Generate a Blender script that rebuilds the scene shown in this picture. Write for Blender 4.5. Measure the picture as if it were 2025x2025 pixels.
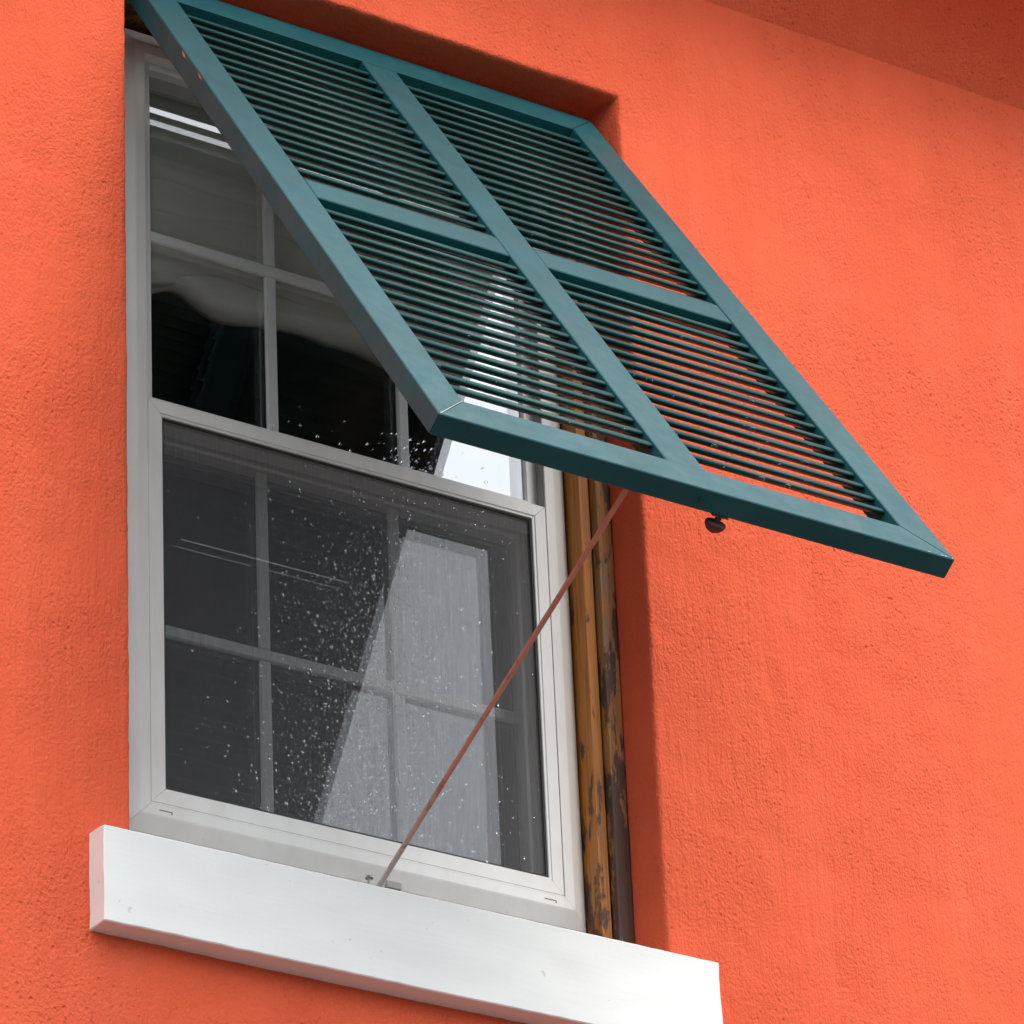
import bpy, bmesh, math, random
from mathutils import Vector, Matrix, noise
random.seed(7)
scene = bpy.context.scene
for o in list(bpy.data.objects):
    bpy.data.objects.remove(o)
col = scene.collection

# ------------------------------------------------------------------ camera
cam = bpy.data.cameras.new('camera')
cam.sensor_width = 36.0
cam.lens = 36.0 * 10035.57 / 2025.0
cam.clip_start = 0.1
cam.clip_end = 2000
camo = bpy.data.objects.new('camera', cam)
col.objects.link(camo)
RX, RY, RZ = 0.484445, 0.046230, -0.608968
Rm = Matrix.Rotation(RZ, 3, 'Z') @ Matrix.Rotation(RX, 3, 'X') @ Matrix.Rotation(RY, 3, 'Y')
right, fwd, up = Rm.col[0], Rm.col[1], Rm.col[2]
m = Matrix((right, up, -fwd)).transposed().to_4x4()
m.translation = Vector((-3.088151, -5.345386, -2.765448))
camo.matrix_world = m
scene.camera = camo

# ------------------------------------------------------------------ sky and sun
SUN = Vector((0.32, -0.70, 0.90)).normalized()
world = bpy.data.worlds.new('World')
scene.world = world
world.use_nodes = True
wn = world.node_tree.nodes
wl = world.node_tree.links
wn.clear()
sky = wn.new('ShaderNodeTexSky')
sky.sky_type = 'NISHITA'
sky.sun_disc = False
sky.sun_elevation = math.asin(SUN.z)
sky.sun_rotation = math.atan2(SUN.x, SUN.y)
sky.air_density = 1.0
sky.dust_density = 1.2
sky.ozone_density = 1.0
hs = wn.new('ShaderNodeHueSaturation')
hs.inputs['Saturation'].default_value = 0.95
bg = wn.new('ShaderNodeBackground')
bg.inputs['Strength'].default_value = 0.13
wo = wn.new('ShaderNodeOutputWorld')
wl.new(sky.outputs[0], hs.inputs['Color'])
wtc = wn.new('ShaderNodeTexCoord')
wno = wn.new('ShaderNodeTexNoise')
wno.inputs['Scale'].default_value = 2.2
wno.inputs['Detail'].default_value = 3
wl.new(wtc.outputs['Generated'], wno.inputs['Vector'])
wmr = wn.new('ShaderNodeMapRange')
wmr.inputs['From Min'].default_value = 0.3; wmr.inputs['From Max'].default_value = 0.7
wmr.inputs['To Min'].default_value = 0.50; wmr.inputs['To Max'].default_value = 0.90
wl.new(wno.outputs[0], wmr.inputs['Value'])
wmx = wn.new('ShaderNodeMix'); wmx.data_type = 'RGBA'
wl.new(wmr.outputs[0], wmx.inputs[0])
wl.new(hs.outputs[0], wmx.inputs[6])
# standard overcast luminance: the zenith three times as bright as the horizon
wsx = wn.new('ShaderNodeSeparateXYZ'); wl.new(wtc.outputs['Generated'], wsx.inputs[0])
wz = wn.new('ShaderNodeMapRange')
wz.inputs['From Min'].default_value = 0.0; wz.inputs['From Max'].default_value = 1.0
wz.inputs['To Min'].default_value = 8.2; wz.inputs['To Max'].default_value = 24.6
wl.new(wsx.outputs[2], wz.inputs['Value'])
wcl = wn.new('ShaderNodeVectorMath'); wcl.operation = 'SCALE'
wcl.inputs[0].default_value = (0.985, 1.0, 1.015)
wl.new(wz.outputs[0], wcl.inputs['Scale'])
wl.new(wcl.outputs[0], wmx.inputs[7])
wl.new(wmx.outputs[2], bg.inputs['Color'])
wl.new(bg.outputs[0], wo.inputs[0])
sl = bpy.data.lights.new('sun', 'SUN')
sl.energy = 1.05
sl.angle = math.radians(28)
sl.color = (1.0, 0.93, 0.84)
so = bpy.data.objects.new('sun', sl)
col.objects.link(so)
so.rotation_euler = (-SUN).to_track_quat('-Z', 'Y').to_euler()
so.location = (3, -6, 8)

scene.render.engine = 'CYCLES'
vs = scene.view_settings
vs.view_transform = 'Standard'
vs.look = 'None'
vs.gamma = 1
vs.use_curve_mapping = False
vs.exposure = 0.65
scene.cycles.max_bounces = 6
scene.cycles.diffuse_bounces = 3
scene.cycles.transparent_max_bounces = 12
scene.cycles.glossy_bounces = 5

# ------------------------------------------------------------------ helpers
def obj(name, me, mat, parent=None):
    if mat is not None and not me.materials:
        me.materials.append(mat)
    o = bpy.data.objects.new(name, me)
    col.objects.link(o)
    if parent is not None:
        o.parent = parent
    return o

def tag(o, label=None, cat=None, group=None, kind=None):
    if label: o['label'] = label
    if cat: o['category'] = cat
    if group: o['group'] = group
    if kind: o['kind'] = kind
    return o

def empty(name, loc):
    o = bpy.data.objects.new(name, None)
    col.objects.link(o)
    o.location = loc
    o.empty_display_size = 0.05
    return o

def fin(bm, name, smooth=False):
    bmesh.ops.recalc_face_normals(bm, faces=bm.faces)
    me = bpy.data.meshes.new(name)
    bm.to_mesh(me)
    bm.free()
    if smooth:
        for p in me.polygons: p.use_smooth = True
    return me

def add_box(bm, a, b):
    vs_ = [bm.verts.new((x, y, z)) for x in (a[0], b[0]) for y in (a[1], b[1]) for z in (a[2], b[2])]
    for f in ((0,1,3,2),(4,6,7,5),(0,4,5,1),(2,3,7,6),(0,2,6,4),(1,5,7,3)):
        bm.faces.new([vs_[i] for i in f])

def box(name, a, b, mat, parent=None, bev=0.0, seg=1):
    bm = bmesh.new()
    add_box(bm, a, b)
    if bev:
        bmesh.ops.bevel(bm, geom=bm.edges[:], offset=bev, segments=seg, profile=0.5, affect='EDGES')
    return obj(name, fin(bm, name), mat, parent)

def prism(name, pts, axis, lo, hi, mat, parent=None, bev=0.0):
    """pts: 2-D outline in the two other axes (x,z for 'y'; y,z for 'x'), lo/hi may be functions of the point (mitres)"""
    bm = bmesh.new()
    rings = []
    for e in (lo, hi):
        r = []
        for p in pts:
            v = e(p) if callable(e) else e
            if axis == 'y': c = (p[0], v, p[1])
            elif axis == 'x': c = (v, p[0], p[1])
            else: c = (p[0], p[1], v)
            r.append(bm.verts.new(c))
        rings.append(r)
    n = len(pts)
    for i in range(n):
        bm.faces.new((rings[0][i], rings[0][(i+1) % n], rings[1][(i+1) % n], rings[1][i]))
    bm.faces.new(rings[0][::-1])
    bm.faces.new(rings[1])
    if bev:
        bmesh.ops.recalc_face_normals(bm, faces=bm.faces)
        bmesh.ops.bevel(bm, geom=bm.edges[:], offset=bev, segments=1, profile=0.5, affect='EDGES')
    return obj(name, fin(bm, name), mat, parent)

def tube(name, p, q, r, mat, parent=None, n=10, r2=None):
    p, q = Vector(p), Vector(q)
    d = (q - p).normalized()
    a = d.orthogonal().normalized()
    b = d.cross(a)
    bm = bmesh.new()
    R = []
    for c, rr in ((p, r), (q, r if r2 is None else r2)):
        R.append([bm.verts.new(c + rr * (a * math.cos(t) + b * math.sin(t))) for t in [2*math.pi*i/n for i in range(n)]])
    for i in range(n):
        bm.faces.new((R[0][i], R[0][(i+1) % n], R[1][(i+1) % n], R[1][i]))
    bm.faces.new(R[0][::-1]); bm.faces.new(R[1])
    return obj(name, fin(bm, name), mat, parent)

# ------------------------------------------------------------------ materials
class NT:
    def __init__(s, name):
        s.m = bpy.data.materials.new(name)
        s.m.use_nodes = True
        s.n = s.m.node_tree.nodes
        s.l = s.m.node_tree.links
        s.n.clear()
        s.out = s.n.new('ShaderNodeOutputMaterial')
        tc = s.n.new('ShaderNodeTexCoord')
        s.co = tc.outputs['Object']
    def bsdf(s, color=None, rough=0.5, spec=0.5, metal=0.0):
        b = s.n.new('ShaderNodeBsdfPrincipled')
        if color is not None: b.inputs['Base Color'].default_value = (*color, 1)
        b.inputs['Roughness'].default_value = rough
        b.inputs['Specular IOR Level'].default_value = spec
        b.inputs['Metallic'].default_value = metal
        s.l.new(b.outputs[0], s.out.inputs[0])
        s.b = b
        return b
    def mapping(s, scale=(1,1,1), loc=(0,0,0), rot=(0,0,0)):
        mp = s.n.new('ShaderNodeMapping')
        mp.inputs['Scale'].default_value = scale
        mp.inputs['Location'].default_value = loc
        mp.inputs['Rotation'].default_value = rot
        s.l.new(s.co, mp.inputs[0])
        return mp.outputs[0]
    def noise(s, scale, detail=4, rough=0.55, vec=None, dist=0.0):
        t = s.n.new('ShaderNodeTexNoise')
        t.inputs['Scale'].default_value = scale
        t.inputs['Detail'].default_value = detail
        t.inputs['Roughness'].default_value = rough
        t.inputs['Distortion'].default_value = dist
        s.l.new(vec if vec is not None else s.co, t.inputs['Vector'])
        return t.outputs[0]
    def voro(s, scale, vec=None, feature='F1', rnd=1.0):
        t = s.n.new('ShaderNodeTexVoronoi')
        t.feature = feature
        t.inputs['Scale'].default_value = scale
        t.inputs['Randomness'].default_value = rnd
        s.l.new(vec if vec is not None else s.co, t.inputs['Vector'])
        return t.outputs['Distance']
    def ramp(s, fac, stops):
        r = s.n.new('ShaderNodeValToRGB')
        e = r.color_ramp.elements
        while len(e) < len(stops): e.new(0.5)
        for k, (p, c) in enumerate(stops):
            e[k].position = p
            e[k].color = (*c, 1) if len(c) == 3 else c
        s.l.new(fac, r.inputs[0])
        return r.outputs[0]
    def math(s, op, a, b=None, clamp=False):
        t = s.n.new('ShaderNodeMath'); t.operation = op; t.use_clamp = clamp
        for i, v in enumerate((a, b)):
            if v is None: continue
            if isinstance(v, (int, float)): t.inputs[i].default_value = v
            else: s.l.new(v, t.inputs[i])
        return t.outputs[0]
    def mix(s, fac, a, b, mode='MIX'):
        t = s.n.new('ShaderNodeMix'); t.data_type = 'RGBA'; t.blend_type = mode
        for i, v in ((0, fac), (6, a), (7, b)):
            if isinstance(v, (int, float)): t.inputs[i].default_value = v
            elif isinstance(v, tuple): t.inputs[i].default_value = (*v, 1)
            else: s.l.new(v, t.inputs[i])
        return t.outputs[2]
    def bump(s, h, strength=0.5, dist=0.002, normal=None):
        t = s.n.new('ShaderNodeBump')
        t.inputs['Strength'].default_value = strength
        t.inputs['Distance'].default_value = dist
        s.l.new(h, t.inputs['Height'])
        if normal is not None: s.l.new(normal, t.inputs['Normal'])
        return t.outputs[0]
    def base(s, c): s.l.new(c, s.b.inputs['Base Color'])
    def rough(s, c): s.l.new(c, s.b.inputs['Roughness'])
    def normal(s, c): s.l.new(c, s.b.inputs['Normal'])

def mat_stucco():
    t = NT('coral_stucco')
    t.bsdf(rough=0.85, spec=0.12)
    f = t.noise(2.2, 5, 0.6)
    streak = t.noise(5.0, 4, 0.6, t.mapping(scale=(3.2, 1, 0.28)))
    f = t.math('ADD', t.math('MULTIPLY', f, 0.6), t.math('MULTIPLY', streak, 0.4))
    c = t.ramp(f, [(0.30, (0.66, 0.096, 0.041)), (0.52, (0.70, 0.111, 0.049)), (0.72, (0.735, 0.126, 0.060))])
    tilt = t.mapping(scale=(1.0, 1.0, 0.80), rot=(0, math.radians(30), 0))
    h1 = t.noise(215, 3, 0.65, tilt)
    pits = t.ramp(t.voro(88, tilt), [(0.05, (0, 0, 0)), (0.28, (1, 1, 1))])
    trowel = t.noise(26, 3, 0.55, t.mapping(scale=(3.0, 1, 0.42)))
    patch = t.noise(3.4, 3, 0.65)
    amp = t.ramp(patch, [(0.34, (0.45,) * 3), (0.60, (1,) * 3)])
    pamp = t.ramp(patch, [(0.45, (0.06,) * 3), (0.60, (1,) * 3)])
    # deeper red mixed into the base colour at the pin holes
    pit_tone = t.math('MULTIPLY', t.math('SUBTRACT', 1.0, pits), t.math('MULTIPLY', pamp, 0.24))
    c = t.mix(pit_tone, c, (0.40, 0.035, 0.018))
    t.base(c)
    h = t.math('MULTIPLY', h1, amp)
    h = t.math('ADD', h, t.math('MULTIPLY', t.math('MULTIPLY', pits, pamp), 0.40))
    h = t.math('ADD', h, t.math('MULTIPLY', trowel, 0.9))
    t.normal(t.bump(h, 1.0, 0.0044))
    return t.m

def mat_paint_white(name, base, grain=True):
    t = NT(name)
    t.bsdf(rough=0.6, spec=0.35)
    v = t.noise(6, 4, 0.6)
    c = t.ramp(v, [(0.3, tuple(k*0.955 for k in base)), (0.7, base)])
    d = t.noise(60, 2, 0.5)
    dm = t.ramp(d, [(0.745, (0, 0, 0)), (0.77, (1, 1, 1))])
    c = t.mix(t.math('MULTIPLY', dm, 0.35), c, (0.35, 0.31, 0.27))
    t.base(c)
    g = t.noise(30, 5, 0.65, t.mapping(scale=(0.45, 1, 4.0)))
    g2 = t.noise(160, 2, 0.5)
    h = t.math('ADD', g, t.math('MULTIPLY', g2, 0.4))
    t.normal(t.bump(h, 0.22, 0.0011))
    return t.m

def mat_vinyl():
    t = NT('white_vinyl')
    t.bsdf(rough=0.38, spec=0.5)
    v = t.noise(14, 5, 0.65, t.mapping(scale=(1, 1, 0.4)))
    c = t.ramp(v, [(0.3, (0.66, 0.645, 0.62)), (0.62, (0.73, 0.725, 0.715))])
    d = t.noise(85, 3, 0.6)
    dm = t.ramp(d, [(0.70, (0, 0, 0)), (0.76, (1, 1, 1))])
    c = t.mix(t.math('MULTIPLY', dm, 0.5), c, (0.33, 0.25, 0.20))
    t.base(c)
    t.normal(t.bump(t.noise(40, 3), 0.06, 0.002))
    return t.m

def mat_green(name, base, rough=0.42):
    t = NT(name)
    t.bsdf(rough=rough, spec=0.20)
    v = t.noise(7, 4, 0.6)
    c = t.ramp(v, [(0.3, tuple(k*0.84 for k in base)), (0.7, tuple(k*1.1 for k in base))])
    ch = t.noise(38, 3, 0.7)
    chm = t.ramp(ch, [(0.775, (0, 0, 0)), (0.785, (1, 1, 1))])
    c = t.mix(t.math('MULTIPLY', chm, 0.8), c, (0.30, 0.36, 0.34))
    t.base(c)
    t.rough(t.ramp(t.noise(22, 4, 0.6), [(0.3, (rough-0.07,)*3), (0.7, (rough+0.12,)*3)]))
    t.normal(t.bump(t.noise(260, 2, 0.5), 0.12, 0.001))
    return t.m

def mat_wood(name, fresh, dark, amount, grey):
    t = NT(name)
    t.bsdf(rough=0.5, spec=0.4)
    gr = t.noise(30, 6, 0.65, t.mapping(scale=(6, 6, 0.22)), 0.5)
    c = t.ramp(gr, [(0.28, tuple(k*0.5 for k in fresh)), (0.5, fresh), (0.75, tuple(min(1, k*1.35) for k in fresh))])
    wz = t.noise(16, 5, 0.65, t.mapping(scale=(3.5, 3.5, 0.5), loc=(2, 5, 1)), 0.4)
    c = t.mix(t.math('MULTIPLY', t.ramp(wz, [(0.5, (0, 0, 0)), (0.62, (1, 1, 1))]), grey), c, (0.22, 0.175, 0.125))
    pt = t.noise(15, 6, 0.65, t.mapping(scale=(2.6, 2.6, 0.75)), 0.25)
    sepz = t.n.new('ShaderNodeSeparateXYZ'); t.l.new(t.co, sepz.inputs[0])
    low = t.math('MULTIPLY', t.math('SUBTRACT', 0.34, sepz.outputs[2]), 0.42)
    low = t.math('MAXIMUM', low, -0.045)
    pm = t.ramp(t.math('ADD', pt, low), [(amount, (0, 0, 0)), (amount+0.05, (1, 1, 1))])
    c = t.mix(t.math('MULTIPLY', pm, 0.9), c, dark)
    t.base(c)
    h = t.math('ADD', gr, t.math('MULTIPLY', pm, -0.3))
    t.normal(t.bump(h, 0.5, 0.003))
    return t.m

def mat_simple(name, color, rough=0.6, spec=0.4, metal=0.0, var=0.15, scale=20, bump=0.15):
    t = NT(name)
    t.bsdf(rough=rough, spec=spec, metal=metal)
    v = t.noise(scale, 4, 0.6)
    t.base(t.ramp(v, [(0.3, tuple(k*(1-var) for k in color)), (0.7, tuple(min(1, k*(1+var)) for k in color))]))
    if bump: t.normal(t.bump(t.noise(scale*4, 3), bump, 0.002))
    return t.m

def mat_glass(name='window_glass', r0=0.21):
    t = NT(name)
    ge = t.n.new('ShaderNodeNewGeometry')
    dp = t.n.new('ShaderNodeVectorMath'); dp.operation = 'DOT_PRODUCT'
    t.l.new(ge.outputs['Normal'], dp.inputs[0]); t.l.new(ge.outputs['Incoming'], dp.inputs[1])
    c = t.math('ABSOLUTE', dp.outputs['Value'])
    sch = t.math('POWER', t.math('SUBTRACT', 1.0, c), 5.0)
    fac = t.math('ADD', r0, t.math('MULTIPLY', sch, 1.0 - r0), clamp=True)
    tr = t.n.new('ShaderNodeBsdfTransparent'); tr.inputs[0].default_value = (0.98, 0.99, 0.99, 1)
    gl = t.n.new('ShaderNodeBsdfAnisotropic'); gl.inputs['Roughness'].default_value = 0.0
    gl.inputs['Color'].default_value = (0.94, 0.97, 1.0, 1)
    mx = t.n.new('ShaderNodeMixShader')
    t.l.new(fac, mx.inputs[0]); t.l.new(tr.outputs[0], mx.inputs[1]); t.l.new(gl.outputs[0], mx.inputs[2])
    t.l.new(mx.outputs[0], t.out.inputs[0])
    return t.m

def mat_screen():
    t = NT('insect_screen_mesh')
    tr = t.n.new('ShaderNodeBsdfTransparent')
    df = t.n.new('ShaderNodeBsdfPrincipled')
    df.inputs['Base Color'].default_value = (0.075, 0.075, 0.08, 1)
    df.inputs['Roughness'].default_value = 0.6
    # the weave is far finer than anything the eye resolves here: an even veil with faint vertical threads
    th = t.noise(420, 1, 0.5, t.mapping(scale=(1, 1, 0.05)))
    wv = t.noise(4, 3, 0.6)
    a = t.math('ADD', 0.40, t.math('ADD', t.math('MULTIPLY', th, 0.16), t.math('MULTIPLY', wv, 0.06)), clamp=True)
    mx = t.n.new('ShaderNodeMixShader')
    t.l.new(a, mx.inputs[0]); t.l.new(tr.outputs[0], mx.inputs[1]); t.l.new(df.outputs[0], mx.inputs[2])
    t.l.new(mx.outputs[0], t.out.inputs[0])
    return t.m

def mat_water():
    t = NT('rain_water')
    g = t.n.new('ShaderNodeBsdfGlass'); g.inputs['IOR'].default_value = 1.33; g.inputs['Roughness'].default_value = 0.02
    t.l.new(g.outputs[0], t.out.inputs[0])
    return t.m

def mat_rod():
    t = NT('rusty_copper_rod')
    t.bsdf(rough=0.5, spec=0.4, metal=0.1)
    sp_ = t.n.new('ShaderNodeSeparateXYZ'); t.l.new(t.co, sp_.inputs[0])
    f = t.math('ADD', t.math('MULTIPLY', sp_.outputs[2], 4.5), t.math('MULTIPLY', t.noise(30, 3), 0.35))
    c = t.ramp(f, [(0.30, (0.40, 0.36, 0.33)), (0.62, (0.42, 0.22, 0.16))])
    r = t.noise(70, 4, 0.7)
    c = t.mix(t.ramp(r, [(0.55, (0, 0, 0)), (0.7, (0.8, 0.8, 0.8))]), c, (0.17, 0.075, 0.05))
    t.base(c)
    t.normal(t.bump(r, 0.3, 0.001))
    return t.m

M = dict(
    stucco=mat_stucco(),
    sill=mat_paint_white('white_sill_paint', (0.75, 0.75, 0.735)),
    vinyl=mat_vinyl(),
    green=mat_green('green_shutter_paint', (0.004, 0.062, 0.071), 0.44),
    slat=mat_green('green_slat_paint', (0.005, 0.048, 0.046), 0.42),
    wood=mat_wood('varnished_wood', (0.42, 0.145, 0.018), (0.065, 0.036, 0.03), 0.560, 0.25),
    oldwood=mat_wood('weathered_wood', (0.36, 0.165, 0.045), (0.055, 0.032, 0.034), 0.490, 0.7),
    grille=mat_simple('white_grille_paint', (0.84, 0.835, 0.82), 0.45, 0.4, 0, 0.03, 12, 0),
    seal=mat_simple('dark_gasket', (0.03, 0.03, 0.032), 0.7, bump=0),
    track=mat_simple('grey_track', (0.30, 0.285, 0.27), 0.5),
    copper=mat_rod(),
    steel=mat_simple('dull_steel', (0.36, 0.35, 0.34), 0.4, 0.5, 0.7, 0.2, 60),
    iron=mat_simple('dark_rusty_iron', (0.06, 0.032, 0.028), 0.6, 0.3, 0.2, 0.3, 60),
    cloth=None,
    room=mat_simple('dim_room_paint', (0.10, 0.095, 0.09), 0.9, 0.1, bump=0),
    glass=mat_glass(),
    screen=mat_screen(),
    water=mat_water(),
    ground=mat_simple('wet_asphalt', (0.09, 0.087, 0.082), 0.9, 0.2, 0, 0.12, 3, 0.3),
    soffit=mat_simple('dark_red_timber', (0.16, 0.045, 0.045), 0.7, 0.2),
    sky_block=mat_simple('sky_block_dark_green', (0.035, 0.055, 0.025), 0.95, 0.1, 0, 0.4, 0.3, 0),  # for the added ring that keeps low sky light out
    chip=mat_simple('orange_rust_chip', (0.55, 0.13, 0.05), 0.7, bump=0),
    bare=mat_simple('bare_aluminium_chip', (0.34, 0.38, 0.37), 0.6, bump=0),
)
def mat_cloth():
    t = NT('linen_blind')
    t.bsdf(rough=0.9, spec=0.1)
    c = t.ramp(t.noise(5, 4, 0.6, t.mapping(scale=(0.6, 1, 3))), [(0.3, (0.74, 0.70, 0.61)), (0.7, (0.86, 0.83, 0.76))])
    t.base(c)
    t.normal(t.bump(t.noise(300, 2, 0.5), 0.2, 0.001))
    return t.m
M['cloth'] = mat_cloth()

# ------------------------------------------------------------------ setting: ground, house wall, eave, room
W, H, D = 0.8729, 1.45, 0.0743
GZ = -4.4
bm = bmesh.new()
f = bm.faces.new([bm.verts.new(v) for v in ((-400, -400, GZ), (400, -400, GZ), (400, 400, GZ), (-400, 400, GZ))])
tag(obj('ground', fin(bm, 'ground'), M['ground']), kind='structure')

bm = bmesh.new()  # unseen dark ring, added to block sky light near the horizon
NR = 96
ra, rb = [], []
for k in range(NR):
    a = 2 * math.pi * k / NR
    h = 7 + 4 * noise.noise(Vector((math.cos(a) * 3, math.sin(a) * 3, 0.5)))
    ra.append(bm.verts.new((70 * math.cos(a), 70 * math.sin(a), GZ - 0.5)))
    rb.append(bm.verts.new((105 * math.cos(a), 105 * math.sin(a), GZ + h * 1.5)))
for k in range(NR):
    bm.faces.new((ra[k], ra[(k+1) % NR], rb[(k+1) % NR], rb[k]))
tag(obj('sky_block_ring', fin(bm, 'sky_block_ring', True), M['sky_block']), kind='structure')

house = empty('house', (0, 0, GZ))
tag(house, 'coral orange stucco house wall with a window opening and coved eave', 'house')

def spaced(a, b, step):
    n = max(1, int(round((b - a) / step)))
    return [a + (b - a) * i / n for i in range(n + 1)]
def merge(*ls):
    s = []
    for l in ls:
        for v in l:
            if not s or v > s[-1] + 1e-5: s.append(v)
    return s
C3 = 0.0035
ST = 0.0065
xs = merge(spaced(-5, -0.3, 0.6), spaced(-0.3, -C3, ST), spaced(-C3, W + C3, ST), spaced(W + C3, 1.85, ST), spaced(1.85, 8, 0.6))
zs = merge(spaced(GZ, -0.4, 0.5), spaced(-0.4, -0.06, ST), spaced(-0.06, H + C3, ST), spaced(H + C3, 1.6904, ST))
HX0, HX1, HZ0, HZ1 = -C3, W + C3, -0.06, H + C3
def wy(x, z):
    p = Vector((x, 0, z))
    big = noise.noise(p * 2.3) * 0.0035
    mid = noise.noise(p * 14 + Vector((3, 1, 5))) * 0.0006
    fine = noise.noise(p * 85 + Vector((9, 4, 2))) * 0.0007
    e = max(0.0, min(1.0, (1.6904 - z) / 0.1))
    dent = 0.0
    for dx, dz, dr, dd in ((1.095, 0.500, 0.015, 0.0040), (1.096, 0.474, 0.011, 0.0030), (1.178, 0.066, 0.010, 0.0035), (1.186, 0.036, 0.014, 0.0035), (1.071, 1.610, 0.006, 0.0035), (1.275, 1.234, 0.03, 0.002)):
        q = ((x - dx) ** 2 + (z - dz) ** 2 * 0.35) / (dr * dr)
        if q < 6: dent += dd * math.exp(-q) * (0.6 + 0.8 * noise.noise(p * 120))
    return (big + mid + fine) * (0.25 + 0.75 * e) + dent
def jit(x, z, k):
    return noise.noise(Vector((x * 45 + k, 7.3, z * 45))) * 0.0013 + noise.noise(Vector((x * 9, 2.3 + k, z * 9))) * 0.0008
bm = bmesh.new()
V = {}
def ishole(i, j):
    xm, zm = (xs[i] + xs[i+1]) / 2, (zs[j] + zs[j+1]) / 2
    return HX0 < xm < HX1 and HZ0 < zm < HZ1
def onx(x): return abs(x - HX0) < 1e-4 or abs(x - HX1) < 1e-4
def onz(z): return abs(z - HZ0) < 1e-4 or abs(z - HZ1) < 1e-4
def vert(i, j):
    if (i, j) not in V:
        x, z = xs[i], zs[j]
        dx = dz = 0
        if HX0 - 1e-4 <= x <= HX1 + 1e-4 and HZ0 - 1e-4 <= z <= HZ1 + 1e-4:
            if onx(x): dx = jit(0, z, 1 if x < 0.4 else 5)
            if onz(z): dz = jit(x, 0, 9)
        V[i, j] = bm.verts.new((x + dx, wy(x, z), z + dz))
    return V[i, j]
for i in range(len(xs) - 1):
    for j in range(len(zs) - 1):
        if not ishole(i, j):
            bm.faces.new((vert(i, j), vert(i + 1, j), vert(i + 1, j + 1), vert(i, j + 1)))
# rounded arris and reveals of the opening
ix0 = min(range(len(xs)), key=lambda i: abs(xs[i] - HX0)); ix1 = min(range(len(xs)), key=lambda i: abs(xs[i] - HX1))
jz0 = min(range(len(zs)), key=lambda j: abs(zs[j] - HZ0)); jz1 = min(range(len(zs)), key=lambda j: abs(zs[j] - HZ1))
loop = [(ix0, j) for j in range(jz0, jz1)] + [(i, jz1) for i in range(ix0, ix1)] + [(ix1, j) for j in range(jz1, jz0, -1)] + [(i, jz0) for i in range(ix1, ix0, -1)]
prev = [vert(*q) for q in loop]
for (off, yy) in ((0.30, 0.0012), (0.75, 0.0034), (1.0, 0.008), (1.0, 0.04), (1.0, 0.2056)):
    cur = []
    for (i, j), v0 in zip(loop, [vert(*q) for q in loop]):
        x, y, z = v0.co
        sx = 1 if i == ix0 else (-1 if i == ix1 else 0)
        sz = 1 if j == jz0 else (-1 if j == jz1 else 0)
        dk = 0.45 if yy > 0.03 else 1.0
        bx = xs[i] + (x - xs[i]) * dk; bz = zs[j] + (z - zs[j]) * dk
        cur.append(bm.verts.new((bx + sx * C3 * off, yy + (y if yy < 0.02 else 0), bz + sz * C3 * off)))
    n = len(cur)
    for k in range(n):
        bm.faces.new((prev[k], prev[(k+1) % n], cur[(k+1) % n], cur[k]))
    prev = cur
me = fin(bm, 'wall', True)
wall = obj('wall', me, M['stucco'], house)
wall.location = (0, 0, -GZ)

# coved plaster eave above the wall
prof = [(0.0, 1.6904), (-0.0225, 1.721), (-0.046, 1.7515), (-0.076, 1.781), (-0.118, 1.810), (-0.168, 1.833), (-0.225, 1.848)]
bm = bmesh.new()
rows = []
for x in spaced(-5, 8, 0.25):
    rows.append([bm.verts.new((x, y + noise.noise(Vector((x * 3, y * 8, 2))) * 0.0015, z)) for y, z in prof])
for a, b in zip(rows, rows[1:]):
    for k in range(len(prof) - 1):
        bm.faces.new((a[k], b[k], b[k+1], a[k+1]))
cove = obj('eave_cove', fin(bm, 'eave_cove', True), M['stucco'], house)
cove.location = (0, 0, -GZ)
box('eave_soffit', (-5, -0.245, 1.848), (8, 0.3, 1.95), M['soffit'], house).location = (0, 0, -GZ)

# the dim room behind the window (open towards the window)
bm = bmesh.new()
rx0, rx1, ry0, ry1, rz0, rz1 = -1.6, 2.6, 0.205, 3.4, -0.9, 1.75
P8 = [bm.verts.new((x, y, z)) for x in (rx0, rx1) for y in (ry0, ry1) for z in (rz0, rz1)]
for f in ((0,1,3,2),(4,6,7,5),(2,3,7,6),(0,2,6,4),(1,5,7,3)):
    bm.faces.new([P8[i] for i in f])
# inner side of the outer wall, around the opening
hx = (0.0, W); hz = (-0.06, H)
def quad(x0, x1, z0, z1):
    bm.faces.new([bm.verts.new((x, ry0, z)) for x, z in ((x0, z0), (x1, z0), (x1, z1), (x0, z1))])
quad(rx0, hx[0], rz0, rz1); quad(hx[1], rx1, rz0, rz1); quad(hx[0], hx[1], rz0, hz[0]); quad(hx[0], hx[1], hz[1], rz1)
tag(obj('room', fin(bm, 'room'), M['room']), kind='structure')

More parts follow.
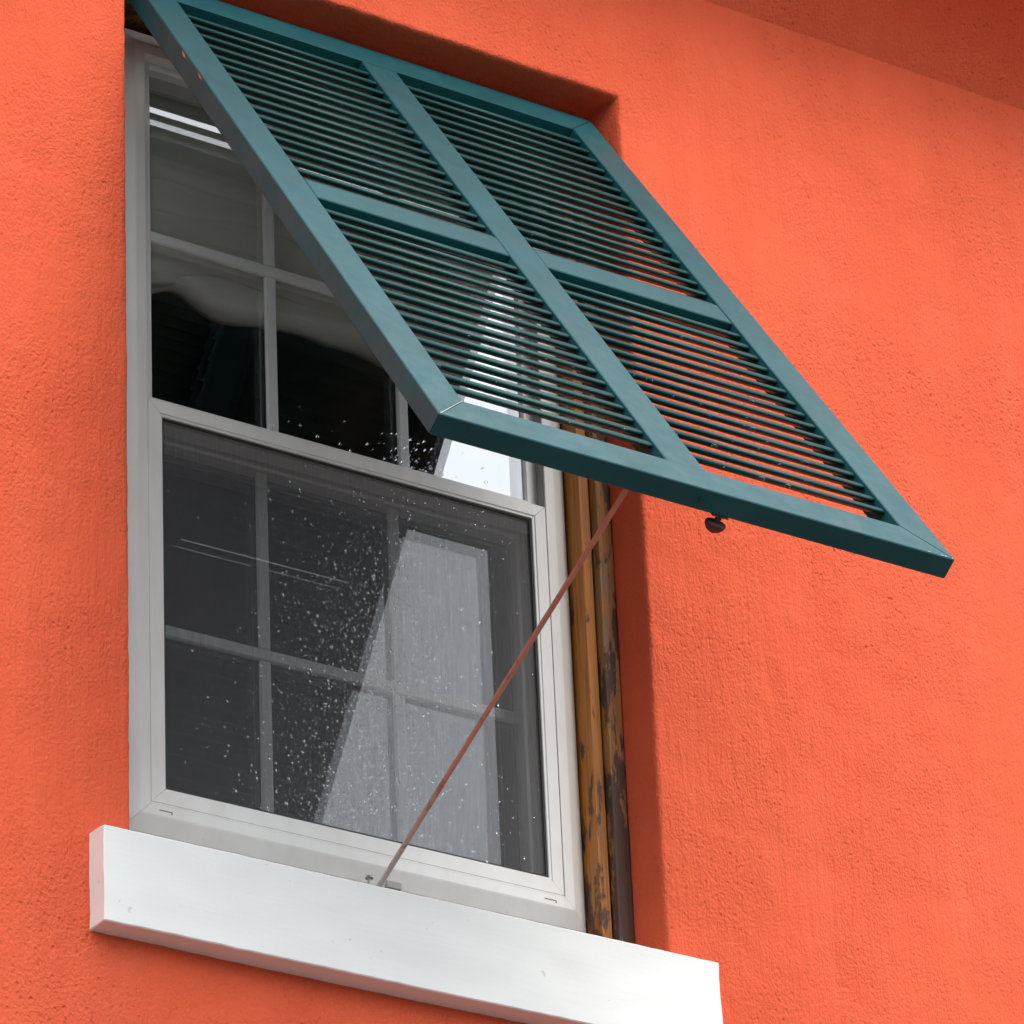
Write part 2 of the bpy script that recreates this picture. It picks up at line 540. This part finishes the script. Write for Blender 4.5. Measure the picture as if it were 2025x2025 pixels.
# ------------------------------------------------------------------ white sill board
def sill_board():
    bm = bmesh.new()
    x0, x1, y0, y1, z0, z1 = -0.0637, 0.9329, -0.0405, 0.10, -0.1365, 0.0
    nx, nz, ny = 130, 18, 10
    def jx(a, k): return noise.noise(Vector((a * 40, k, 0.7))) * 0.0008 + noise.noise(Vector((a * 7, k, 3.7))) * 0.0006
    def P(x, y, z):
        dy = noise.noise(Vector((x * 11, 3.3, z * 25))) * 0.0012 if y <= y0 + 1e-6 else 0
        dz = (jx(x, 5.0) if abs(z - z0) < 1e-6 else (jx(x, 8.0) * 0.8 if abs(z - z1) < 1e-6 else 0))
        dx = (jx(z, 11.0) * 1.6 if abs(x - x0) < 1e-6 or abs(x - x1) < 1e-6 else 0)
        if abs(z - z1) < 1e-6 and y > y0 + 0.002: dz += 0.002 + (y - y0) * 0.03
        return (x + dx, y + dy, z + dz)
    cache = {}
    def v(i, j, k):
        if (i, j, k) not in cache:
            cache[i, j, k] = bm.verts.new(P(x0 + (x1 - x0) * i / nx, y0 + (y1 - y0) * j / ny, z0 + (z1 - z0) * k / nz))
        return cache[i, j, k]
    for i in range(nx):
        for k in range(nz):
            for j in (0, ny): bm.faces.new((v(i, j, k), v(i+1, j, k), v(i+1, j, k+1), v(i, j, k+1)))
        for j in range(ny):
            for k in (0, nz): bm.faces.new((v(i, j, k), v(i+1, j, k), v(i+1, j+1, k), v(i, j+1, k)))
    for j in range(ny):
        for k in range(nz):
            for i in (0, nx): bm.faces.new((v(i, j, k), v(i, j+1, k), v(i, j+1, k+1), v(i, j, k+1)))
    bmesh.ops.recalc_face_normals(bm, faces=bm.faces)
    sharp = [e for e in bm.edges if len(e.link_faces) == 2 and e.calc_face_angle(0) > 0.9]
    bmesh.ops.bevel(bm, geom=sharp, offset=0.0016, segments=1, profile=0.5, affect='EDGES')
    return fin(bm, 'sill_board')
tag(obj('window_sill', sill_board(), M['sill']), 'thick white painted sill board below the window', 'window sill')

# ------------------------------------------------------------------ timber surround
XC = 0.4365
tim = empty('timber_surround', (XC, 0.09, 0.0))
tag(tim, 'weathered brown timber surround between the white window and the coral wall', 'timber frame')
def tbox(name, a, b, mat, bev=0.004):
    c = Vector((XC, 0.09, 0.0))
    return box(name, tuple(Vector(a) - c), tuple(Vector(b) - c), mat, tim, bev, 2)
for s in (1, -1):
    def X(v): return v if s > 0 else 2 * XC - v
    a, b = sorted((X(0.8245), X(0.8425)))
    tbox('inner_post', (a, 0.088, 0.006), (b, 0.20, 1.405), M['wood'], 0.0022)
    a, b = sorted((X(0.8455), X(0.8722)))
    tbox('outer_post', (a, 0.0743, 0.006), (b, 0.198, 1.405), M['oldwood'], 0.0025)
tbox('head_beam', (0.001, 0.075, 1.4055), (0.872, 0.2, 1.449), M['oldwood'])
tbox('sill_beam', (0.0505, 0.14, 0.006), (0.8225, 0.2, 0.080), M['oldwood'])

# ------------------------------------------------------------------ vinyl double hung window
win = empty('sash_window', (XC, 0.11, 0.08))
tag(win, 'white vinyl double hung sash window with dark glass panes', 'window')
WC = Vector((XC, 0.11, 0.08))
def frame_ring(name, x0, x1, z0, z1, prof, mat, parent, origin, names=None, gap=0.0003):
    """four mitred bars; prof: list of (inset from outer edge, y)"""
    out = []
    def bar(nm, f):
        bm = bmesh.new()
        A = [bm.verts.new(Vector(f(i, y, 0)) - origin) for i, y in prof]
        B = [bm.verts.new(Vector(f(i, y, 1)) - origin) for i, y in prof]
        n = len(prof)
        for k in range(n):
            bm.faces.new((A[k], A[(k+1) % n], B[(k+1) % n], B[k]))
        bm.faces.new(A[::-1]); bm.faces.new(B)
        out.append(obj(nm, fin(bm, nm), mat, parent))
    nm = names or [name + '_side', name + '_side', name + '_bottom', name + '_top']
    g = gap
    bar(nm[0], lambda i, y, e: (x0 + i, y, (z0 + i + g) if e == 0 else (z1 - i - g)))
    bar(nm[1], lambda i, y, e: (x1 - i, y, (z0 + i + g) if e == 0 else (z1 - i - g)))
    bar(nm[2], lambda i, y, e: ((x0 + i + g) if e == 0 else (x1 - i - g), y, z0 + i))
    bar(nm[3], lambda i, y, e: ((x0 + i + g) if e == 0 else (x1 - i - g), y, z1 - i))
    return out
FX0, FX1, FZ0, FZ1 = 0.0500, 0.8230, 0.0815, 1.3850
fprof = [(0.0, 0.200), (0.0, 0.1255), (0.004, 0.1215), (0.0265, 0.1108), (0.0290, 0.110), (0.0445, 0.110), (0.0445, 0.200)]
frame_ring('frame', FX0, FX1, FZ0, FZ1, fprof, M['vinyl'], win, WC, gap=0.00025)
# weep slots in the frame's lower bar
for x in (0.118, 0.752):
    wb = box('weep_slot', tuple(Vector((x - 0.010, 0.1096, 0.1175)) - WC), tuple(Vector((x + 0.010, 0.1102, 0.1186)) - WC), M['seal'], win)
    box('slot_end', (x + 0.009 - WC.x, 0.1096 - WC.y, 0.1145 - WC.z), (x + 0.0103 - WC.x, 0.1101 - WC.y, 0.1174 - WC.z), M['seal'], wb)
box('sill_clip', tuple(Vector((0.478, 0.116, 0.083)) - WC), tuple(Vector((0.503, 0.1225, 0.094)) - WC), M['track'], win, 0.0012)

# fixed lower lip under the screen
box('bottom_lip', tuple(Vector((0.0948, 0.1106, 0.1262)) - WC), tuple(Vector((0.7782, 0.1450, 0.1290)) - WC), M['vinyl'], win, 0.0004)

MUNX = (XC - 0.1130, XC + 0.1130)
def sash(name, label, gx0, gx1, gz0, gz1, ox, oz0, oz1, yf, depth, yp, munz, stile_names):
    # part = the sash's side, top and bottom bars as one joined ring
    bm = bmesh.new()
    o = WC
    b = 0.0028
    pr = [(0.0, yf), ]
    x0, x1, z0, z1 = ox, 2 * XC - ox, oz0, oz1
    outer = [(x0, z0), (x1, z0), (x1, z1), (x0, z1)]
    inner = [(gx0, gz0), (gx1, gz0), (gx1, gz1), (gx0, gz1)]
    inner2 = [(gx0 - b, gz0 - b), (gx1 + b, gz0 - b), (gx1 + b, gz1 + b), (gx0 - b, gz1 + b)]
    rings = []
    for pts, y in ((outer, yf + depth), (outer, yf), (inner2, yf), (inner, yf + 0.0035), (inner, yf + depth)):
        rings.append([bm.verts.new((p[0] - o.x, y - o.y, p[1] - o.z)) for p in pts])
    for r in range(len(rings)):
        A, B = rings[r], rings[(r + 1) % len(rings)]
        for k in range(4):
            bm.faces.new((A[k], A[(k+1) % 4], B[(k+1) % 4], B[k]))
    s = obj(name, fin(bm, name), M['vinyl'], win)
    s['label'] = label
    e = 0.001
    for y in yp:
        bm = bmesh.new()
        yj = [y, y, y, y]
        # every pane is set very slightly out of true, as glazing is
        tx = random.uniform(-0.0006, 0.0006)
        bm.faces.new([bm.verts.new((p[0] - o.x, y + (tx if i > 1 else -tx) - o.y, p[1] - o.z)) for i, p in enumerate(((gx0 - e, gz0 - e), (gx1 + e, gz0 - e), (gx1 + e, gz1 + e), (gx0 - e, gz1 + e)))])
        obj('pane', fin(bm, 'pane'), M['glass'], s)
    yc = (yp[0] + yp[1]) / 2
    hw = 0.0092
    def mun(a, b):
        bm = bmesh.new(); add_box(bm, tuple(Vector(a) - o), tuple(Vector(b) - o))
        bmesh.ops.bevel(bm, geom=bm.edges[:], offset=0.0022, segments=1, profile=0.5, affect='EDGES')
        obj('muntin', fin(bm, 'muntin'), M['grille'], s)
    for x in MUNX:
        mun((x - hw, yc - 0.0040, gz0), (x + hw, yc + 0.0040, munz - hw - 0.0002))
        mun((x - hw, yc - 0.0040, munz + hw + 0.0002), (x + hw, yc + 0.0040, gz1))
    mun((gx0, yc - 0.0046, munz - hw), (gx1, yc + 0.0046, munz + hw))
    return s
sash('upper_sash', 'upper sash of six panes half hidden by the shutter', 0.1160, 0.7570, 0.7760, 1.3320, 0.0962, 0.7350, 1.3400, 0.1300, 0.030, (0.1360, 0.1515), 1.0490, None)
sash('lower_sash', 'lower sash set back behind the insect screen', 0.1105, 0.7625, 0.1450, 0.7290, 0.0962, 0.1265, 0.7700, 0.1660, 0.030, (0.1710, 0.1865), 0.4330, None)
# side tracks in the frame
for x0, x1 in ((0.0946, 0.0958), (0.7772, 0.7784)):
    box('track', tuple(Vector((x0, 0.114, 0.13)) - WC), tuple(Vector((x1, 0.199, 1.338)) - WC), M['track'], win)
# insect screen: mitred frame bars and the mesh sheet
SX0, SX1, SZ0, SZ1 = 0.0957, 0.7773, 0.1292, 0.7590
sb = frame_ring('screen', SX0, SX1, SZ0, SZ1, [(0.0006, 0.122), (0.0, 0.1115), (0.0006, 0.1105), (0.0190, 0.1105), (0.0200, 0.1122), (0.0236, 0.1122), (0.0240, 0.1160), (0.0240, 0.122)], M['vinyl'], win, WC,
                ['screen_stile', 'screen_stile', 'screen_rail', 'screen_rail'], gap=0.0003)
# spline (dark rubber cord) round the mesh
frame_ring('spline', SX0 + 0.0243, SX1 - 0.0243, SZ0 + 0.0243, SZ1 - 0.0243, [(0.0, 0.1175), (0.0, 0.1145), (0.0028, 0.1145), (0.0028, 0.1175)], M['seal'], win, WC, ['spline'] * 4)
bm = bmesh.new()
bm.faces.new([bm.verts.new(Vector(p) - WC) for p in ((SX0 + 0.024, 0.1185, SZ0 + 0.024), (SX1 - 0.024, 0.1185, SZ0 + 0.024), (SX1 - 0.024, 0.1185, SZ1 - 0.024), (SX0 + 0.024, 0.1185, SZ1 - 0.024))])
obj('screen_mesh', fin(bm, 'screen_mesh'), M['screen'], win)

# ------------------------------------------------------------------ cloth blind inside
def blind():
    bm = bmesh.new()
    nx, nz = 70, 120
    x0, x1, z0, z1 = 0.06, 0.815, 1.000, 1.43
    rows = []
    for j in range(nz + 1):
        t = j / nz
        row = []
        for i in range(nx + 1):
            x = x0 + (x1 - x0) * i / nx
            fold = max(0.0, min(1.0, (t - 0.44) / 0.10))
            # loose folds: each hangs in a swag that wanders along the blind
            wob = 0.10 * noise.noise(Vector((x * 3.1, 0.4, t * 2.0))) + 0.04 * noise.noise(Vector((x * 9.0, 3.4, t * 5)))
            ph = (t - 0.44) / 0.56 * 4.3 + wob * 6
            y = 0.208 - fold * (0.040 * abs(math.sin(ph * math.pi)) ** 0.6)
            y += fold * 0.0045 * math.sin(ph * 19 + 3 * noise.noise(Vector((x * 5, t * 6, 2)))) * (0.4 + noise.noise(Vector((x * 3, t * 9, 8))))
            y += fold * 0.006 * noise.noise(Vector((x * 10, t * 34, 5))) + 0.003 * noise.noise(Vector((x * 7, t * 8, 3)))
            z = z1 - (z1 - z0) * t + fold * 0.016 * math.sin(ph * 2 * math.pi) + 0.010 * fold * noise.noise(Vector((x * 4.5, 8.1, 1)))
            row.append(bm.verts.new((x, y, z)))
        rows.append(row)
    last = [bm.verts.new((v.co.x, v.co.y + 0.016, v.co.z - 0.010)) for v in rows[-1]]
    rows.append(last)
    last2 = [bm.verts.new((v.co.x, v.co.y + 0.022, v.co.z + 0.006)) for v in last]
    rows.append(last2)
    rows.append([bm.verts.new((v.co.x, v.co.y + 0.004, v.co.z + 0.06)) for v in last2])
    for a, b in zip(rows, rows[1:]):
        for i in range(nx):
            bm.faces.new((a[i], a[i+1], b[i+1], b[i]))
    return fin(bm, 'cloth_blind', True)
tag(obj('cloth_blind', blind(), M['cloth']), 'gathered beige cloth blind hanging inside behind the upper panes', 'blind')

# ------------------------------------------------------------------ louvred shutter, hinged at the top and propped open
SX, HY, HZ, TIL = 0.02594, 0.03639, 1.41855, 0.604864
SWD, SL, TH = 0.82104, 1.3502, 0.0311
ST_W, RU, RL = 0.0600, 0.0627, 0.0627
MX0, MX1 = 0.40519 - SX, 0.46663 - SX
M0, M1 = 0.64638, 0.70226
shut = empty('louvered_shutter', (SX, HY, HZ))
shut.rotation_euler = (-TIL, 0, 0)
tag(shut, 'green louvered top hinged shutter propped open over the window', 'shutter')
G = 0.0005
BV = 0.0014
def bar(name, pts, mat=M['green'], y0=0.0, y1=TH):
    return prism(name, pts, 'y', y0, y1, mat, shut, BV)
w_, L_ = SWD, SL
left_stile = bar('stile', [(0, -G), (ST_W, -RU - G), (ST_W, -L_ + RL + G), (0, -L_ + G)])
bar('stile', [(w_, -G), (w_ - ST_W, -RU - G), (w_ - ST_W, -L_ + RL + G), (w_, -L_ + G)])
bar('top_rail', [(G, 0), (w_ - G, 0), (w_ - ST_W - G, -RU), (ST_W + G, -RU)])
brail = bar('bottom_rail', [(G, -L_), (w_ - G, -L_), (w_ - ST_W - G, -L_ + RL), (ST_W + G, -L_ + RL)])
bar('mullion', [(MX0, -RU - G), (MX1, -RU - G), (MX1, -L_ + RL + G), (MX0, -L_ + RL + G)], y0=0.0012)
bar('middle_rail', [(ST_W + 0.0035, -M0), (MX0 - G, -M0), (MX0 - G, -M1), (ST_W + 0.0035, -M1)], y0=0.0016)
bar('middle_rail', [(MX1 + G, -M0), (w_ - ST_W - G, -M0), (w_ - ST_W - G, -M1), (MX1 + G, -M1)], y0=0.0016)
# slats
CH, TK, BETA = 0.0388, 0.0096, math.radians(68)
def slat_mesh(length):
    n = 12
    bm = bmesh.new()
    rings = []
    for x in (0, length):
        r = []
        for k in range(n):
            a = 2 * math.pi * k / n
            ca, sa = math.cos(a), math.sin(a)
            c = CH / 2 * ca
            e = TK / 2 * math.copysign(abs(sa) ** 0.8, sa)
            # chord from the outer lower edge to the inner upper edge
            y = c * math.cos(BETA) - e * math.sin(BETA)
            z = c * math.sin(BETA) + e * math.cos(BETA)
            r.append(bm.verts.new((x, y, z)))
        rings.append(r)
    for k in range(n):
        bm.faces.new((rings[0][k], rings[0][(k+1) % n], rings[1][(k+1) % n], rings[1][k]))
    bm.faces.new(rings[0][::-1]); bm.faces.new(rings[1])
    me = fin(bm, 'slat', True)
    for p in me.polygons:
        if len(p.vertices) > 4: p.use_smooth = False
    me.materials.append(M['slat'])
    return me
cols_ = ((ST_W + 0.0015, MX0 - 0.0015), (MX1 + 0.0015, w_ - ST_W - 0.0015))
meshes = [slat_mesh(b - a) for a, b in cols_]
UC0, PITCH, NS, WC_ = 0.0258, 0.03365, 17, 0.0125
slat_pos = []
for top in (RU, M1):
    for ci, (a, b) in enumerate(cols_):
        for k in range(NS if top == RU else NS - 1):
            u = top + (UC0 if top == RU else UC0 - 0.0075) + k * PITCH
            o = obj('slat', meshes[ci], None, shut)
            o.location = (a, WC_ + random.uniform(-0.0004, 0.0004), -u + random.uniform(-0.0005, 0.0005))
            o.rotation_euler = (random.uniform(-0.035, 0.035), random.uniform(-0.0012, 0.0012), 0)
            slat_pos.append((a, b, u))
# screws, latch hook, paint chips
tube('screw', (0.4377 - SX, 0.0150, -L_ - 0.0022), (0.4377 - SX, 0.0150, -L_ + 0.002), 0.0034, M['slat'], shut, 10)
KX, KZ = 0.4780 - SX, -L_ + 0.0035
def turned(name, prof, mat, parent, n=14):
    bm = bmesh.new()
    R = [[bm.verts.new((KX + r * math.cos(2*math.pi*k/n), TH + y, KZ + 0.8 * r * math.sin(2*math.pi*k/n))) for k in range(n)] for r, y in prof]
    for a, b in zip(R, R[1:]):
        for k in range(n): bm.faces.new((a[k], a[(k+1) % n], b[(k+1) % n], b[k]))
    bm.faces.new(R[0]); bm.faces.new(R[-1][::-1])
    return obj(name, fin(bm, name), mat, parent)
hk = turned('latch_hook', [(0.0062, 0.0), (0.0048, 0.003), (0.0045, 0.011)], M['iron'], shut)
turned('hook_knob', [(0.0045, 0.0108), (0.0145, 0.0112), (0.0155, 0.0130), (0.0145, 0.0175), (0.0105, 0.0225), (0.0050, 0.0255), (0.001, 0.0262)], M['iron'], hk)
box('hook_plate', (KX - 0.013, TH + 0.0002, KZ - 0.004), (KX + 0.013, TH + 0.0025, KZ + 0.040), M['iron'], hk, 0.0008)
for u0, u1, y0, y1 in ((0.268, 0.290, 0.0030, 0.0060), (0.342, 0.366, 0.0024, 0.0045)):
    bm = bmesh.new()
    bm.faces.new([bm.verts.new(p) for p in ((-0.0004, y0, -u0), (-0.0004, y1 + 0.001, -(u0 + u1) / 2), (-0.0004, y1, -u1), (-0.0004, y0, -u1 * 0.55 - u0 * 0.45))])
    obj('paint_chip', fin(bm, 'paint_chip'), M['chip'], left_stile)
for k in range(4):
    x = w_ - (0.004, 0.015, 0.021, 0.043)[k]
    bm = bmesh.new()
    ww = random.uniform(0.0012, 0.004)
    bm.faces.new([bm.verts.new(p) for p in ((x - ww, -0.0003, -L_ + 0.0016), (x + ww, -0.0003, -L_ + 0.0018), (x + ww * 0.5, -0.0003, -L_ + 0.0040 - 0.0003 * k), (x - ww * 0.7, -0.0003, -L_ + 0.0032))])
    obj('paint_chip', fin(bm, 'paint_chip'), M['bare'], brail)
bm = bmesh.new()
dv = Vector((RL, 0, -ST_W)).normalized() * 0.0007
bm.faces.new([bm.verts.new(p) for p in (Vector((0.002, -0.0003, -L_ + 0.002)) - dv, Vector((0.002, -0.0003, -L_ + 0.002)) + dv, Vector((ST_W - 0.002, -0.0003, -L_ + RL - 0.002)) + dv * 0.5, Vector((ST_W - 0.002, -0.0003, -L_ + RL - 0.002)) - dv * 0.5)])
obj('joint_seam', fin(bm, 'joint_seam'), M['bare'], brail)
# hinge knuckles at the head
for x in (0.12, 0.41, 0.70):
    tube('hinge', (x - 0.03, TH + 0.004, -0.006), (x + 0.03, TH + 0.004, -0.006), 0.005, M['iron'], shut, 10)

# ------------------------------------------------------------------ prop rod
def sh(x, u, w):
    return Vector((x, HY - u * math.sin(TIL) + w * math.cos(TIL), HZ - u * math.cos(TIL) - w * math.sin(TIL)))
A = Vector((0.3905, 0.020, 0.012)); B = sh(0.4320, 1.200, TH + 0.006)
rod = empty('prop_rod', A)
tag(rod, 'thin reddish brown metal rod propping the shutter from the sill', 'prop rod')
def rodbar():
    d = (B - A); L = d.length; d.normalize()
    side = Vector((1, 0, 0)); side = (side - d * side.dot(d)).normalized()
    nrm = d.cross(side)
    bm = bmesh.new()
    hw, ht = 0.0036, 0.0026
    n = 14
    R = []
    for t in range(n + 1):
        bow = 0.0012 * math.sin(math.pi * t / n)
        c = d * (L * t / n) + nrm * bow
        R.append([bm.verts.new(c + side * a * hw + nrm * b * ht) for a, b in ((-1, -.6), (-.6, -1), (.6, -1), (1, -.6), (1, .6), (.6, 1), (-.6, 1), (-1, .6))])
    for a, b in zip(R, R[1:]):
        for k in range(8): bm.faces.new((a[k], a[(k+1) % 8], b[(k+1) % 8], b[k]))
    bm.faces.new(R[0][::-1]); bm.faces.new(R[-1])
    return fin(bm, 'bar')
obj('bar', rodbar(), M['copper'], rod)
br = box('pivot_bracket', (-0.022, -0.010, -0.010), (0.006, 0.012, -0.004), M['iron'], rod, 0.001)
tube('bracket_pin', (-0.014, 0.0, -0.004), (0.008, 0.0, 0.008), 0.0028, M['iron'], br, 8)
sc = tube('screw', (-0.0080, -0.004, 0.006), (-0.0062, -0.004, 0.0260), 0.0022, M['steel'], rod, 8)
tube('screw_head', (-0.0062, -0.004, 0.0255), (-0.0060, -0.004, 0.0290), 0.0060, M['steel'], sc, 12, 0.0045)
bm = bmesh.new(); bmesh.ops.create_uvsphere(bm, u_segments=10, v_segments=6, radius=0.0042)
for v in bm.verts: v.co += Vector((-0.0100, -0.006, 0.0085))
obj('pin_nut', fin(bm, 'pin_nut', True), M['steel'], rod)
box('top_bracket', tuple(B - A - Vector((0.012, 0.006, 0.004))), tuple(B - A + Vector((0.012, 0.008, 0.010))), M['iron'], rod, 0.001)

# ------------------------------------------------------------------ rain drops (uncountable): on the screen, and hanging under the slats
def drops_mesh(name, items):
    bmb = bmesh.new(); bmesh.ops.create_icosphere(bmb, subdivisions=1, radius=1)
    bv = [v.co.copy() for v in bmb.verts]; bf = [[v.index for v in f.verts] for f in bmb.faces]; bmb.free()
    vs_, fs = [], []
    for c, r, s in items:
        b = len(vs_)
        vs_ += [(c[0] + v.x * r * s[0], c[1] + v.y * r * s[1], c[2] + v.z * r * s[2]) for v in bv]
        fs += [[b + i for i in f] for f in bf]
    me = bpy.data.meshes.new(name); me.from_pydata(vs_, [], fs)
    for p in me.polygons: p.use_smooth = True
    return me
items = []
rnd = random.Random(3)
while len(items) < 2600:
    x = rnd.uniform(SX0 + 0.03, SX1 - 0.03); z = rnd.uniform(SZ0 + 0.03, SZ1 - 0.03)
    c = noise.noise(Vector((x * 5, 1.1, z * 5))) * 0.25
    t = (x - 0.46 - (z - 0.4) * 0.15) / 0.13
    dens = math.exp(-t * t) * 0.95 + 0.03 + c * 0.5
    dens *= 0.35 + 0.65 * max(0, min(1, (0.72 - z) / 0.15))
    if x > 0.60: dens = 0.22 + max(0, c) * 0.6 if x < 0.68 else 0.05 + max(0, c) * 0.3
    if rnd.random() > dens: continue
    r = 0.00068 + 0.0014 * rnd.random() ** 4
    items.append(((x, 0.1175, z), r, (0.85, 0.5, 1.0 + rnd.random() * 1.0)))
for k in range(70):
    items.append(((rnd.gauss(0.562, 0.022) if k < 45 else rnd.uniform(0.3, 0.74), 0.1345, 0.779 + rnd.random() ** 2 * 0.05), 0.0008 + 0.0022 * rnd.random() ** 2, (0.9, 0.5, 1.2)))
tag(obj('rain_drops', drops_mesh('rain_drops', items), M['water']), 'tiny rain drops speckling the insect screen and glass', 'rain drops', kind='stuff')
items = []
for (a, b, u) in slat_pos:
    for k in range(rnd.choice((0, 1, 2, 3, 4)) if u > 0.9 else rnd.choice((0, 0, 1))):
        x = rnd.uniform(a, b)
        big = rnd.random() < 0.12
        r = rnd.uniform(0.0028, 0.004) if big else rnd.uniform(0.0012, 0.0022)
        y = WC_ - CH / 2 * math.cos(BETA); z = -u - CH / 2 * math.sin(BETA)
        p = shut.matrix_basis @ Vector((x, y + 0.001, z - r * 0.2))
        items.append((p, r, (1.8 if big else 1.3, 1.0, 1.0)))
tag(obj('hanging_drops', drops_mesh('hanging_drops', items), M['water']), 'water drops hanging under the green shutter slats', 'water drops', kind='stuff')
